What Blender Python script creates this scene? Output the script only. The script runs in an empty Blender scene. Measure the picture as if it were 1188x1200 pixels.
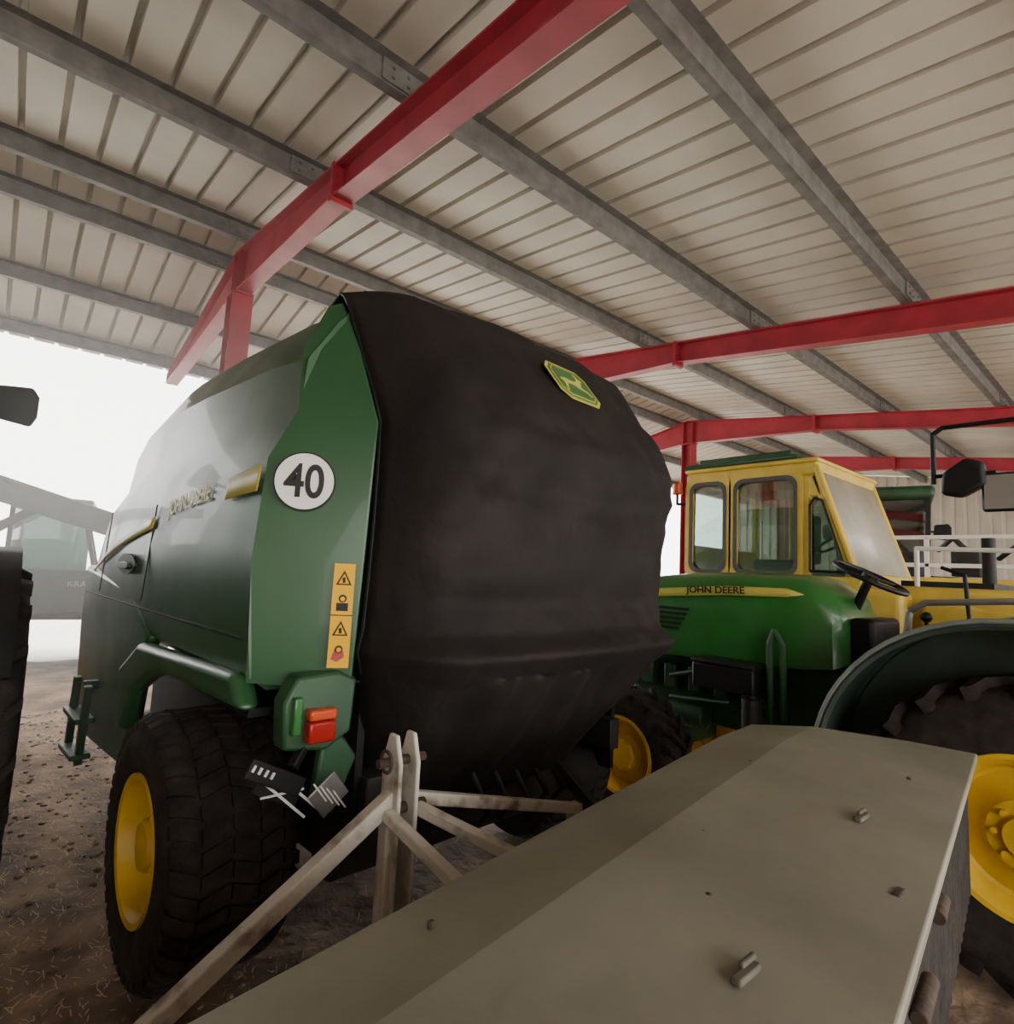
import bpy, math, random
from mathutils import Vector, Matrix, noise
random.seed(3)
D=bpy.data; C=bpy.context
sc=C.scene
# ---------------------------------------------------------------- materials
def mat(name,col,rough=.5,metal=0,var=.15,scale=6,bump=.0,bscale=40,col2=None,mixlo=.45,mixhi=.65,coat=0,stretch=None,spec=None):
    m=D.materials.new(name); m.use_nodes=True
    nt=m.node_tree; b=nt.nodes['Principled BSDF']
    tc=nt.nodes.new('ShaderNodeTexCoord'); mp=nt.nodes.new('ShaderNodeMapping')
    nt.links.new(tc.outputs['Object'],mp.inputs['Vector'])
    if stretch: mp.inputs['Scale'].default_value=stretch
    n=nt.nodes.new('ShaderNodeTexNoise'); n.inputs['Scale'].default_value=scale; n.inputs['Detail'].default_value=6
    nt.links.new(mp.outputs[0],n.inputs['Vector'])
    r=nt.nodes.new('ShaderNodeValToRGB')
    nt.links.new(n.outputs['Fac'],r.inputs['Fac'])
    c2=col2 if col2 else tuple(c*(1-var) for c in col)
    c1=col if col2 else tuple(min(1,c*(1+var)) for c in col)
    r.color_ramp.elements[0].position=mixlo if col2 else .3
    r.color_ramp.elements[1].position=mixhi if col2 else .7
    r.color_ramp.elements[0].color=(*c1,1); r.color_ramp.elements[1].color=(*c2,1)
    nt.links.new(r.outputs['Color'],b.inputs['Base Color'])
    mr=nt.nodes.new('ShaderNodeMapRange'); mr.inputs['To Min'].default_value=max(0,rough-.08); mr.inputs['To Max'].default_value=min(1,rough+.12)
    nt.links.new(n.outputs['Fac'],mr.inputs['Value']); nt.links.new(mr.outputs[0],b.inputs['Roughness'])
    b.inputs['Metallic'].default_value=metal
    b.inputs['Coat Weight'].default_value=coat
    if spec is not None: b.inputs['Specular IOR Level'].default_value=spec
    if bump:
        n2=nt.nodes.new('ShaderNodeTexNoise'); n2.inputs['Scale'].default_value=bscale; n2.inputs['Detail'].default_value=5
        nt.links.new(mp.outputs[0],n2.inputs['Vector'])
        bp=nt.nodes.new('ShaderNodeBump'); bp.inputs['Strength'].default_value=bump; bp.inputs['Distance'].default_value=.02
        nt.links.new(n2.outputs['Fac'],bp.inputs['Height']); nt.links.new(bp.outputs[0],b.inputs['Normal'])
    return m
def glassmat(name,tint=(.75,.82,.8),refl=.25,rough=.03):
    m=D.materials.new(name); m.use_nodes=True; nt=m.node_tree
    for n in list(nt.nodes): nt.nodes.remove(n)
    o=nt.nodes.new('ShaderNodeOutputMaterial'); t=nt.nodes.new('ShaderNodeBsdfTransparent'); g=nt.nodes.new('ShaderNodeBsdfGlossy')
    t.inputs[0].default_value=(*tint,1); g.inputs['Roughness'].default_value=rough; g.inputs[0].default_value=(.9,.9,.9,1)
    mx=nt.nodes.new('ShaderNodeMixShader'); mx.inputs[0].default_value=refl
    nt.links.new(t.outputs[0],mx.inputs[1]); nt.links.new(g.outputs[0],mx.inputs[2]); nt.links.new(mx.outputs[0],o.inputs[0])
    return m
GREEN=mat('green_paint',(.017,.07,.024),.38,var=.12,coat=.12,scale=3)
GREEND=mat('green_paint_dusty',(.018,.062,.024),.45,var=.25,scale=5)
FENDG=mat('fender_grey_green',(.03,.045,.036),.5,var=.25,scale=5)
GREENBR=mat('green_paint_hood',(.018,.13,.02),.3,var=.12,coat=.3)
YEL=mat('yellow_paint',(.6,.37,.015),.42,var=.15)
YELC=mat('yellow_cab_paint',(.58,.41,.06),.45,var=.15,scale=4)
STR=mat('yellow_decal',(.5,.44,.08),.4,var=.05)
LBL=mat('label_yellow',(.72,.38,.0),.5,var=.03,spec=.2)
WHITE=mat('white_decal',(.66,.64,.6),.4,var=.03)
BLACK=mat('black_plastic',(.008,.008,.008),.5,var=.2,spec=.3)
RUB=mat('rubber',(.024,.019,.016),.85,var=.4,scale=14,bump=.3,bscale=60,spec=.25)
CLOTH=mat('cover_fabric',(.014,.0102,.0085),.75,scale=2.5,col2=(.0075,.0058,.005),mixlo=.35,mixhi=.65,bump=.8,bscale=6,spec=.28)
RED=mat('red_oxide_paint',(.34,.022,.042),.5,var=.15,scale=4)
GALV=mat('galvanised_steel',(.17,.165,.16),.6,metal=.1,var=.25,scale=9)
ROOF=mat('roof_sheet_paint',(.59,.57,.505),.6,var=.1,scale=1.5,bump=.05,bscale=20)
WALL=mat('wall_sheet_paint',(.42,.38,.32),.6,var=.1,scale=2)
DECK=mat('grey_beige_paint',(.26,.243,.185),.5,scale=1.8,col2=(.15,.137,.1),mixlo=.33,mixhi=.75,bump=.12,bscale=14)
LUG=mat('lug_paint',(.09,.08,.06),.7,var=.3,scale=20)
FRAMEW=mat('worn_white_paint',(.5,.46,.39),.6,scale=9,col2=(.16,.105,.07),mixlo=.53,mixhi=.7,bump=.2)
RUST=mat('rust',(.05,.03,.02),.85,var=.4,scale=20,bump=.3)
DARKM=mat('dark_steel',(.018,.017,.016),.65,metal=.2,var=.3)
STEEL=mat('bare_steel',(.3,.29,.28),.4,metal=.8,var=.2)
ORANGE=mat('orange_lens',(.5,.06,.01),.25,var=.05)
REDL=mat('red_lens',(.3,.01,.008),.25,var=.05)
SEAT=mat('seat_vinyl',(.02,.02,.02),.6)
WREFL=mat('windscreen_reflection',(.42,.39,.33),.3,var=.15,scale=3)  # windscreen: bright reflection painted in as a pale grey base colour
GASK=mat('grey_rubber',(.06,.06,.055),.6)
EDGE=mat('worn_edge',(.16,.18,.16),.5)
GLASS=glassmat('glass'); GLASSD=glassmat('glass_tinted',(.35,.45,.42),.2)
MIRR=mat('mirror_glass',(.5,.5,.52),.05,metal=1,var=.02)
DIRT=mat('dirt_ground',(.29,.19,.118),.95,scale=3.2,col2=(.11,.07,.045),mixlo=.36,mixhi=.6,bump=1.0,bscale=14)
STRAW=mat('straw',(.42,.32,.18),.8,var=.3)
YARD=mat('concrete_yard',(.6,.57,.52),.9,var=.1,scale=.5)
# ---------------------------------------------------------------- geometry helper
class Geo:
    def __init__(s): s.v=[]; s.f=[]
    def add(s,v,f):
        k=len(s.v); s.v+= [Vector(p) for p in v]; s.f+=[tuple(i+k for i in q) for q in f]; return s
    def box(s,c,d,rot=None):
        x,y,z=[q/2 for q in d]; c=Vector(c)
        P=[Vector((a*x,b*y,e*z)) for a in(-1,1) for b in(-1,1) for e in(-1,1)]
        if rot is not None: P=[rot@p for p in P]
        return s.add([c+p for p in P],[(0,1,3,2),(4,6,7,5),(0,4,5,1),(2,3,7,6),(0,2,6,4),(1,5,7,3)])
    def frame(s,p1,p2,up=(0,0,1)):
        d=(Vector(p2)-Vector(p1)).normalized(); u=Vector(up)
        if abs(d.dot(u))>.98: u=Vector((0,1,0))
        a=d.cross(u).normalized(); b=a.cross(d).normalized(); return d,a,b
    def bar(s,p1,p2,w,h,up=(0,0,1)):
        d,a,b=s.frame(p1,p2,up); P=[]
        for p in(p1,p2):
            for i,j in((-1,-1),(1,-1),(1,1),(-1,1)): P.append(Vector(p)+a*i*w/2+b*j*h/2)
        return s.add(P,[(0,1,2,3),(7,6,5,4),(0,4,5,1),(1,5,6,2),(2,6,7,3),(3,7,4,0)])
    def cyl(s,p1,p2,r,n=14,r2=None):
        d,a,b=s.frame(p1,p2); r2=r if r2 is None else r2; P=[]
        for p,q in((p1,r),(p2,r2)):
            for i in range(n):
                t=2*math.pi*i/n; P.append(Vector(p)+a*math.cos(t)*q+b*math.sin(t)*q)
        F=[(i,(i+1)%n,n+(i+1)%n,n+i) for i in range(n)]+[tuple(range(n-1,-1,-1)),tuple(range(n,2*n))]
        return s.add(P,F)
    def ball(s,c,r,n=10,sz=(1,1,1)):
        P=[];F=[];m=n//2
        for j in range(m+1):
            ph=math.pi*j/m
            for i in range(n):
                t=2*math.pi*i/n; P.append(Vector(c)+Vector((r*sz[0]*math.sin(ph)*math.cos(t),r*sz[1]*math.sin(ph)*math.sin(t),r*sz[2]*math.cos(ph))))
        for j in range(m):
            for i in range(n): F.append((j*n+i,(j+1)*n+i,(j+1)*n+(i+1)%n,j*n+(i+1)%n))
        return s.add(P,F)
    def pipe(s,pts,r,n=10):
        for a,b in zip(pts[:-1],pts[1:]): s.cyl(a,b,r,n)
        for p in pts[1:-1]: s.ball(p,r*1.01,n)
        return s
    def prism(s,poly,ax,a,b):
        def mp(p,q):
            return {'x':(q,p[0],p[1]),'y':(p[0],q,p[1]),'z':(p[0],p[1],q)}[ax]
        n=len(poly)
        return s.add([mp(p,a) for p in poly]+[mp(p,b) for p in poly],
            [tuple(range(n)),tuple(range(2*n-1,n-1,-1))]+[(i,(i+1)%n,n+(i+1)%n,n+i) for i in range(n)])
    def lathe(s,prof,c,sgn=1,n=56,axis='x'):
        P=[];k=len(prof)
        for i in range(n):
            t=2*math.pi*i/n
            for a,r in prof:
                P.append((c[0]+sgn*a,c[1]+r*math.cos(t),c[2]+r*math.sin(t)) if axis=='x' else (c[0]+r*math.cos(t),c[1]+r*math.sin(t),c[2]+a))
        F=[(i*k+j,((i+1)%n)*k+j,((i+1)%n)*k+j+1,i*k+j+1) for i in range(n) for j in range(k-1)]
        return s.add(P,F)
    def torus(s,c,R,r,M=None,n=36,m=8):
        P=[];F=[]
        for i in range(n):
            t=2*math.pi*i/n
            for j in range(m):
                u=2*math.pi*j/m
                p=Vector(((R+r*math.cos(u))*math.cos(t),(R+r*math.cos(u))*math.sin(t),r*math.sin(u)))
                if M is not None: p=M@p
                P.append(Vector(c)+p)
        for i in range(n):
            for j in range(m): F.append((i*m+j,((i+1)%n)*m+j,((i+1)%n)*m+(j+1)%m,i*m+(j+1)%m))
        return s.add(P,F)
    def loft(s,secs,closed=False,cap=True):
        k=len(secs[0]);P=[p for q in secs for p in q];F=[]
        for i in range(len(secs)-1):
            for j in range(k if closed else k-1):
                F.append((i*k+j,i*k+(j+1)%k,(i+1)*k+(j+1)%k,(i+1)*k+j))
        if cap: F+=[tuple(range(k-1,-1,-1)),tuple(range((len(secs)-1)*k,len(secs)*k))]
        return s.add(P,F)
    def build(s,name,m,parent=None,bevel=0,smooth=35,off=(0,0,0),seg=2,recalc=True):
        me=D.meshes.new(name); o=Vector(off)
        me.from_pydata([tuple(p-o) for p in s.v],[],s.f); me.update()
        if recalc:
            import bmesh
            bm=bmesh.new(); bm.from_mesh(me); bmesh.ops.recalc_face_normals(bm,faces=bm.faces); bm.to_mesh(me); bm.free()
        if smooth:
            me.shade_smooth(); me.set_sharp_from_angle(angle=math.radians(smooth))
        me.materials.append(m); ob=D.objects.new(name,me); C.collection.objects.link(ob)
        if parent: ob.parent=parent
        if bevel:
            b=ob.modifiers.new('b','BEVEL'); b.width=bevel; b.segments=seg; b.limit_method='ANGLE'; b.angle_limit=math.radians(40)
            b.harden_normals=False
        return ob
def asset(name,loc=(0,0,0),rz=0):
    e=D.objects.new(name,None); C.collection.objects.link(e); e.location=loc; e.rotation_euler=(0,0,rz); e.empty_display_size=.3
    return e
def basis(o,e,up,n=None):
    e=Vector(e).normalized(); up=Vector(up).normalized(); n=e.cross(up).normalized(); up=n.cross(e)
    M=Matrix((e,up,n)).transposed().to_4x4(); M.translation=Vector(o); return M
def text(name,s,size,M,m,parent,ext=.001,bold=0,sx=1):
    cu=D.curves.new(name,'FONT'); cu.body=s; cu.size=size; cu.extrude=ext; cu.align_x='CENTER'; cu.align_y='CENTER'; cu.offset=bold
    cu.materials.append(m); ob=D.objects.new(name,cu); C.collection.objects.link(ob); ob.parent=parent
    ob.matrix_local=M@Matrix.Diagonal((sx,1,1,1)); return ob
def plate(name,poly,M,th,m,parent,bevel=0):
    g=Geo(); g.prism(poly,'z',0,th); ob=g.build(name,m,parent,bevel); ob.matrix_local=M; return ob
def disc(r,n=40,c=(0,0)): return [(c[0]+r*math.cos(2*math.pi*i/n),c[1]+r*math.sin(2*math.pi*i/n)) for i in range(n)]
def wheel(parent,name,c,s,R,rr,w,style='ag',rimmat=YEL,deep=.34):
    g=Geo(); Rb=R-.035 if style=='ag' else R-.011; mid=(Rb+rr)/2
    prof=[(.07*w,rr*.97),(.03*w,rr+.03),(0,mid),(.02*w,Rb-.07),(.07*w,Rb-.025),(.16*w,Rb-.006),(.5*w,Rb),(.84*w,Rb-.006),(.93*w,Rb-.025),(.98*w,Rb-.07),(w,mid),(.97*w,rr+.03),(.93*w,rr*.97)]
    g.lathe(prof,c,-s)
    def lug(t,a1,t2,a2,wd,h,base):
        P=[];K=4
        for i in range(K+1):
            f=i/K; tt=t+(t2-t)*f; aa=a1+(a2-a1)*f
            edge=min(aa,w-aa)/w
            br=base-.006-max(0,(.12-edge))*.25*1.2*w/.4
            for q in(-1,1):
                for rr2 in(br-.02,br+h):
                    ang=tt+q*wd/2/R
                    P.append((c[0]-s*aa,c[1]+rr2*math.cos(ang),c[2]+rr2*math.sin(ang)))
        F=[]
        for i in range(K):
            b=i*4; n=b+4
            F+=[(b,b+1,n+1,n),(b+1,b+3,n+3,n+1),(b+3,b+2,n+2,n+3),(b+2,b,n,n+2)]
        F+=[(0,2,3,1),(K*4,K*4+1,K*4+3,K*4+2)]
        g.add(P,F)
    if style=='ag':
        N=20
        for i in range(N):
            t=2*math.pi*i/N; dt=.32
            lug(t,.01*w,t+dt,.54*w,.05,.045,Rb); lug(t+math.pi/N,.99*w,t+math.pi/N+dt,.46*w,.05,.045,Rb)
    else:
        N=42
        for i in range(N):
            t=2*math.pi*i/N
            lug(t,.03*w,t+.07,.2*w,.05,.014,Rb)
            lug(t+.09,.22*w,t+.03,.42*w,.052,.018,Rb)
            lug(t+.04,.44*w,t+.1,.62*w,.052,.018,Rb)
            lug(t+.11,.64*w,t+.05,.8*w,.052,.018,Rb)
            lug(t+.06,.82*w,t+.13,.97*w,.05,.014,Rb)
    g.build(name+'_tyre',RUB,parent,smooth=50)
    r=Geo()
    r.lathe([(.05*w,rr+.02),(.02*w,rr+.018),(.03*w,rr-.004),(.1*w,rr-.02),(deep*w,rr-.05),((deep+.02)*w,rr*.8),((deep-.03)*w,rr*.55),((deep-.12)*w,rr*.46),((deep-.13)*w,.10),((deep-.22)*w,.09),((deep-.24)*w,0.002)],c,-s)
    r.lathe([(.95*w,rr+.02),(.97*w,rr-.0),(.9*w,rr-.02),((deep+.05)*w,rr-.05)],c,-s)
    for i in range(8):
        t=2*math.pi*i/8; yy=c[1]+rr*.36*math.cos(t); zz=c[2]+rr*.36*math.sin(t)
        a0=(deep-.13)*w; r.cyl((c[0]-s*a0,yy,zz),(c[0]-s*(a0-.025),yy,zz),.014,6)
    r.build(name+'_rim',rimmat,parent,smooth=35)
# ---------------------------------------------------------------- BUILDING
RIDGE=6.25
def zt(y): return 4.57+.125*(y-3.87) if y<=RIDGE else 4.57+.125*(RIDGE-3.87)-.2*(y-RIDGE)
FX=[-2.75,1.6,5.97,10.1,14.3]
YN=-4.5; YE=9.3; PD=.15
FR=[]
for fx in FX:
    F=asset('portal_frame',(fx,RIDGE,0)); FR.append(F); off=(0,RIDGE,0); g=Geo(); 
    top=[(YN,zt(YN)),(3.87,zt(3.87)),(RIDGE,zt(RIDGE)),(YE,zt(YE))]
    bot=[(YN,zt(YN)-.25),(3.87,zt(3.87)-.25),(RIDGE-.1,zt(RIDGE)-.46),(RIDGE+.1,zt(RIDGE)-.46),(YE,zt(YE)-.14)]
    g.prism(bot+top[::-1],'x',-.006,.006)
    for ln,sg in((top,-1),(bot,1)):
        for a,b in zip(ln[:-1],ln[1:]):
            g.bar((0,a[0],a[1]+sg*.006),(0,b[0],b[1]+sg*.006),.15,.014)
    g.box((0,3.87,zt(3.87)-.14),(.17,.04,.30)); 
    g.box((0,YE,zt(YE)-.07),(.15,.012,.15))
    for yy in(RIDGE-.1,RIDGE+.1): g.box((0,yy,zt(RIDGE)-.23),(.14,.012,.44))
    for dy in(-.1,.1): g.box((0,RIDGE+dy,(zt(RIDGE)-.46)/2),(.2,.014,zt(RIDGE)-.46))
    g.box((0,RIDGE,(zt(RIDGE)-.46)/2),(.01,.2,zt(RIDGE)-.46))
    g.box((0,RIDGE,.01),(.32,.32,.02)); g.box((0,RIDGE,zt(RIDGE)-.47),(.2,.26,.02))
    for dy in(-.1,.1): g.box((0,YN+.15+dy,(zt(YN)-.26)/2),(.2,.014,zt(YN)-.26))
    g.box((0,YN+.15,(zt(YN)-.26)/2),(.01,.2,zt(YN)-.26))
    for i in range(4):
        for sx in(-.05,.05):
            g.cyl((sx,3.87-.035,zt(3.87)-.02-i*.07),(sx,3.87+.035,zt(3.87)-.02-i*.07),.012,6)
    g.build('steelwork',RED,F,off=off)
P=Geo(); X0,X1=-4.2,18.5
for y in(-4.25,-2.83,-1.4,.03,1.45,2.85,4.28,5.9,6.62,7.95,9.15):
    z=zt(y); P.box(((X0+X1)/2,y,z+PD/2+.005),(X1-X0,.008,PD))
    P.box(((X0+X1)/2,y+.035,z+.012),(X1-X0,.07,.006)); P.box(((X0+X1)/2,y-.035,z+PD),(X1-X0,.07,.006))
    P.box(((X0+X1)/2,y+.068,z+.022),(X1-X0,.005,.02))
    for fx in FX:
        P.box((fx,y-.012,z+.08),(.5,.01,.13)); P.box((fx,y-.03,z+.01),(.1,.06,.012))
        for k in(-.18,-.08,.08,.18):
            for q in(.05,.11): P.cyl((fx+k,y-.03,z+q),(fx+k,y+.012,z+q),.011,6)
P.build('roof_purlins',GALV)
def sheet(pa,pb,pitch,w1,w2,h):
    g=Geo(); pr=[]; x=X0
    while x<X1:
        pr+=[(x,0),(x+pitch-w1,0),(x+pitch-w1/2-w2/2,h),(x+pitch-w1/2+w2/2,h)]; x+=pitch
    A=[(q[0],pa[0],pa[1]+q[1]) for q in pr]; B=[(q[0],pb[0],pb[1]+q[1]) for q in pr]
    g.loft([A,B],cap=False); return g
r=sheet((YN-.3,zt(YN-.3)+PD+.008),(RIDGE,zt(RIDGE)+PD+.008),.25,.045,.03,.05)
r2=sheet((RIDGE,zt(RIDGE)+PD+.008),(YE+.25,zt(YE+.25)+PD+.008),.25,.045,.03,.05)
r.add(r2.v,r2.f)
ro=r.build('ceiling',ROOF,smooth=0,recalc=False); so=ro.modifiers.new('s','SOLIDIFY'); so.thickness=.004; so.offset=1
def gable(name,xw,sg):
    y=YN; pr=[]
    while y<YE+.2:
        pr+=[(y,0),(y+.17,0),(y+.19,.04),(y+.23,.04)]; y+=.25
    A=[(xw-sg*q[1],q[0],0) for q in pr]; B=[(xw-sg*q[1],q[0],zt(q[0])+.15) for q in pr]
    g=Geo(); g.loft([A,B],cap=False); g.build(name,WALL,smooth=0,recalc=False)
gable('wall_back',18.4,1); gable('unseen_wall_left',-4.15,-1)  # left wall is out of view, added to block light and darken the interior
# ground
g=Geo()
def gz(x,y): return .03*noise.noise(Vector((x*.8,y*.8,0)))+.02*noise.noise(Vector((x*3,y*3,4)))-.02
rng=lambda a,b,k:[a+(b-a)*i/k for i in range(k+1)]
xs=rng(-4.5,8,160)+[12,19]; ys=rng(-5,11.5,200)
V=[(x,y,gz(x,y)) for y in ys for x in xs]; k=len(xs)
g.add(V,[(j*k+i,j*k+i+1,(j+1)*k+i+1,(j+1)*k+i) for j in range(len(ys)-1) for i in range(k-1)])
FL=g.build('floor',DIRT,smooth=180)
g=Geo(); g.add([(-90,-90,-.08),(90,-90,-.08),(90,120,-.08),(-90,120,-.08)],[(0,1,2,3)]); g.build('yard_ground',YARD,smooth=0)
g=Geo()
cnt=0
while cnt<7000:
    x=random.uniform(-.6,1.0) if cnt%3 else random.uniform(-2,6); y=random.uniform(1.9,8); cnt+=1
    a=random.uniform(0,math.pi); l=random.uniform(.012,.045)
    z=gz(x,y)+.005; dx,dy=math.cos(a)*l/2,math.sin(a)*l/2; wx,wy=-math.sin(a)*.002,math.cos(a)*.002
    t=random.uniform(0,.012)
    g.add([(x-dx-wx,y-dy-wy,z),(x-dx+wx,y-dy+wy,z),(x+dx+wx,y+dy+wy,z+t),(x+dx-wx,y+dy-wy,z+t)],[(0,1,2,3)])
g.build('straw_litter',STRAW,FL,smooth=0)
g=Geo()
for i in range(900):
    x=random.uniform(-.8,1.2); y=random.uniform(1.9,8); g.ball((x,y,gz(x,y)+.004),random.uniform(.006,.022),6,(1,1,.6))
g.build('clods',DIRT,FL,smooth=0)
# ---------------------------------------------------------------- ROUND BALER
TH=math.radians(3.5)
BA=asset('round_baler',(1.87,2.1,0),TH)
def sec(y,T,inset=0):
    L=[(0,2.85),(-.6,2.83),(-.91,2.78),(-.965,2.71),(-1.075,2.52),(-1.095,2.25),(-1.185,2.06),(-1.215,1.75),(-1.2,1.45),(-1.185,1.3),(-1.12,1.25)]
    L=[(x+(inset if x<-.7 else 0),z) for x,z in L]
    full=L+[(-x,z) for x,z in L[::-1][:-1]]
    return [(x,y,1.25+(z-1.25)*(T-1.25)/1.59) for x,z in full]
g=Geo()
secs=[sec(.06,2.76),sec(.4,2.80),sec(1.2,2.83),(sec(1.9,2.83)),sec(2.35,2.76,.01),sec(2.65,2.62,.02),sec(2.9,2.38,.04),sec(3.08,2.1,.08),sec(3.15,1.85,.12)]
g.loft(secs,closed=True); g.build('body_shell',GREEN,BA,smooth=22)
for s in(-1,1):
    g=Geo()
    a=[(-1.19,.07,1.28),(-1.215,.06,1.7),(-1.19,.06,2.06),(-1.1,.05,2.25),(-1.08,.1,2.5),(-.965,.16,2.73)]
    b=[(-.9,-.13,1.26),(-.895,-.15,1.7),(-.89,-.16,2.06),(-.885,-.16,2.22),(-.91,-.03,2.52),(-.93,.1,2.74)]
    c=[(x+.03,y+.22,z) for x,y,z in b]; d=[(x+.05,y+.2,z) for x,y,z in a]
    m=lambda L:[(-s*x,y,z) for x,y,z in L]
    g.loft([m(a),m(b),m(c),m(d)],closed=False,cap=False); 
    g.add(m([a[0],b[0],c[0],d[0]]),[(0,1,2,3)])
    g.build('rear_corner_panel_%s'%('left' if s<0 else 'right'),GREEN,BA,bevel=.012,smooth=25,seg=3)
for s in(-1,1):
    g=Geo()
    poly=[(1.3,1.3),(1.42,1.1),(1.5,.8),(1.6,.6),(2.5,.54),(2.95,.7),(3.1,1.2),(3.1,1.6),(1.7,1.5)]
    g.prism(poly,'x',s*1.13,s*1.2); g.build('lower_skirt',GREEN,BA,bevel=.03,seg=3)
    g=Geo()
    poly=[(.0,1.2),(.1,1.31),(1.35,1.26),(1.68,1.1),(1.64,.85),(1.5,.8),(1.38,1.02),(1.15,1.12),(.9,1.18)]
    g.prism(poly,'x',s*1.15,s*1.235); g.build('wheel_fender',GREEN,BA,bevel=.03,seg=3)
    g=Geo(); 
    g.box((s*1.0,.7,1.18),(.36,1.3,.03)); g.box((s*.8,.7,.95),(.03,1.5,.6)); g.build('arch_liner',BLACK,BA)
g=Geo()
for yy in(1.42,2.45): g.bar((-1.221,yy,1.45),(-1.208,yy-.05,1.95),.006,.005)
g.bar((-1.204,.1,1.42),(-1.204,3.0,1.42),.008,.006); g.build('panel_gaps',BLACK,BA)
M=basis((-1.222,1.78,1.64),(0,-1,-.0),(0,0,1))
plate('handle_recess',[(x*.2,y*.055) for x,y in disc(1)],M,.01,BLACK,BA)
plate('handle_lip',[(x*.13,y*.02-.01) for x,y in disc(1)],M@Matrix.Translation((0,0,.008)),.02,GREEND,BA,.005)
g=Geo()
def xs_(z): return -1.222+(z-1.75)*.1 if z>1.75 else -1.222
def zb_(yy):
    f=(yy-.09)/2.8; return 1.94-.12*f-.27*f*f
for y0,y1,h0,h1 in((.09,.40,.10,.085),(1.36,2.9,.06,.022)):
    A=[];B=[]
    for i in range(21):
        f=i/20; yy=y0+(y1-y0)*f; h=h0+(h1-h0)*f; zb=zb_(yy); inset=0 if yy<2.2 else (yy-2.2)*.06
        A.append((xs_(zb+h)-.004+inset*.8,yy,zb+h)); B.append((xs_(zb)-.004+inset*.8,yy,zb))
    g.loft([A,B],cap=False)
ob=g.build('side_stripe',STR,BA); md=ob.modifiers.new('s','SOLIDIFY'); md.thickness=.004; md.offset=0
text('side_lettering','JOHN DEERE',.105,basis((-1.203,.88,1.945),(.0,-1,.09),(.1,0,1)),STR,BA,.001,.001,.98)
P0=Vector((-1.19,.045,0)); E=Vector((.31,-.19,0)).normalized(); N=E.cross(Vector((0,0,1)))
def cp(s,z,o=0,lean=0): return basis(P0+E*s+N*(.006+o)+Vector((0,0,z)),E,Vector((0,0,1)))
plate('speed_sign',disc(.105),cp(.125,1.98,.012),.003,BLACK,BA)
plate('speed_sign_face',disc(.099),cp(.125,1.98,.0155),.002,WHITE,BA)
text('speed_sign_number','40',.165,cp(.125,1.975,.019),BLACK,BA,.001,.003,.82)
LS=.285; LZ=1.52
plate('warning_label',[(-.036,-.18),(.036,-.18),(.036,.18),(-.036,.18)],cp(LS,LZ,.012),.003,LBL,BA)
for i,dz in enumerate((.13,.045,-.045,-.13)):
    M=cp(LS,LZ+dz,.0155)
    if i%2==0:
        plate('label_triangle',[(-.027,-.025),(.027,-.025),(0,.027)],M,.001,BLACK,BA)
        plate('label_triangle_in',[(-.018,-.02),(.018,-.02),(0,.015)],M@Matrix.Translation((0,0,.0012)),.001,LBL,BA)
        plate('label_figure',[(-.004,-.018),(.006,-.016),(.004,.004),(-.006,.0)],M@Matrix.Translation((0,0,.0024)),.001,BLACK,BA)
    else:
        plate('label_lock',[(-.02,-.03),(.02,-.03),(.02,-.002),(-.02,-.002)] if i==1 else [(-.025,-.02),(-.005,-.03),(.02,-.012),(.012,.015),(-.012,.02)],M,.001,BLACK if i==1 else REDL,BA)
        plate('label_arc',disc(.014,16,(0,.013)),M,.001,BLACK,BA); plate('label_arc_in',disc(.008,16,(0,.012)),M@Matrix.Translation((0,0,.0012)),.001,LBL,BA)
plate('label_divider',[(-.036,-.002),(.036,-.002),(.036,.002),(-.036,.002)],cp(LS,LZ,.0155),.001,BLACK,BA)
# fabric cover
rows=[ # z, y_edge, y_mid, halfwidth
 (2.76,.36,.36,.88),(2.78,.3,.28,.90),(2.79,.14,.02,.93),(2.76,.09,-.03,.93),(2.34,-.10,-.37,.885),(2.22,-.14,-.43,.87),(1.8,-.13,-.37,.865),(1.47,-.12,-.37,.87),(1.39,-.12,-.47,.885),(1.3,-.1,-.38,.85),(1.05,-.02,-.2,.78),(.85,.05,.0,.70),(.7,.15,.1,.64)]
def cover(u,v):
    f=u*(len(rows)-1); i=min(int(f),len(rows)-2); f-=i
    z,ye,ym,hw=[rows[i][k]+(rows[i+1][k]-rows[i][k])*f for k in range(4)]
    a=abs(v); sh=min(1,(1-a)/.24); sh=sh*(2-sh)
    ridge=-.06*(1-a)
    c_=1-max(0,-v)**2*1.0-max(0,v)**4*.5
    crown=.085*c_ if u<.27 else .085*c_*max(0,1-(u-.27)/.07)
    return Vector((v*hw+(.05*v if (v>0 and .28<u<.8) else 0)*v**4,ye+(ym-ye)*sh+ (ridge if u>.3 else 0),z+crown))
nu,nv=108,72
G=[[cover(i/nu,-1+2*j/nv) for j in range(nv+1)] for i in range(nu+1)]
for it in range(2):
    H=[r_[:] for r_ in G]
    for i in range(1,nu):
        for j in range(1,nv): G[i][j]=(H[i-1][j]+H[i+1][j]+H[i][j-1]+H[i][j+1])/4
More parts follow.
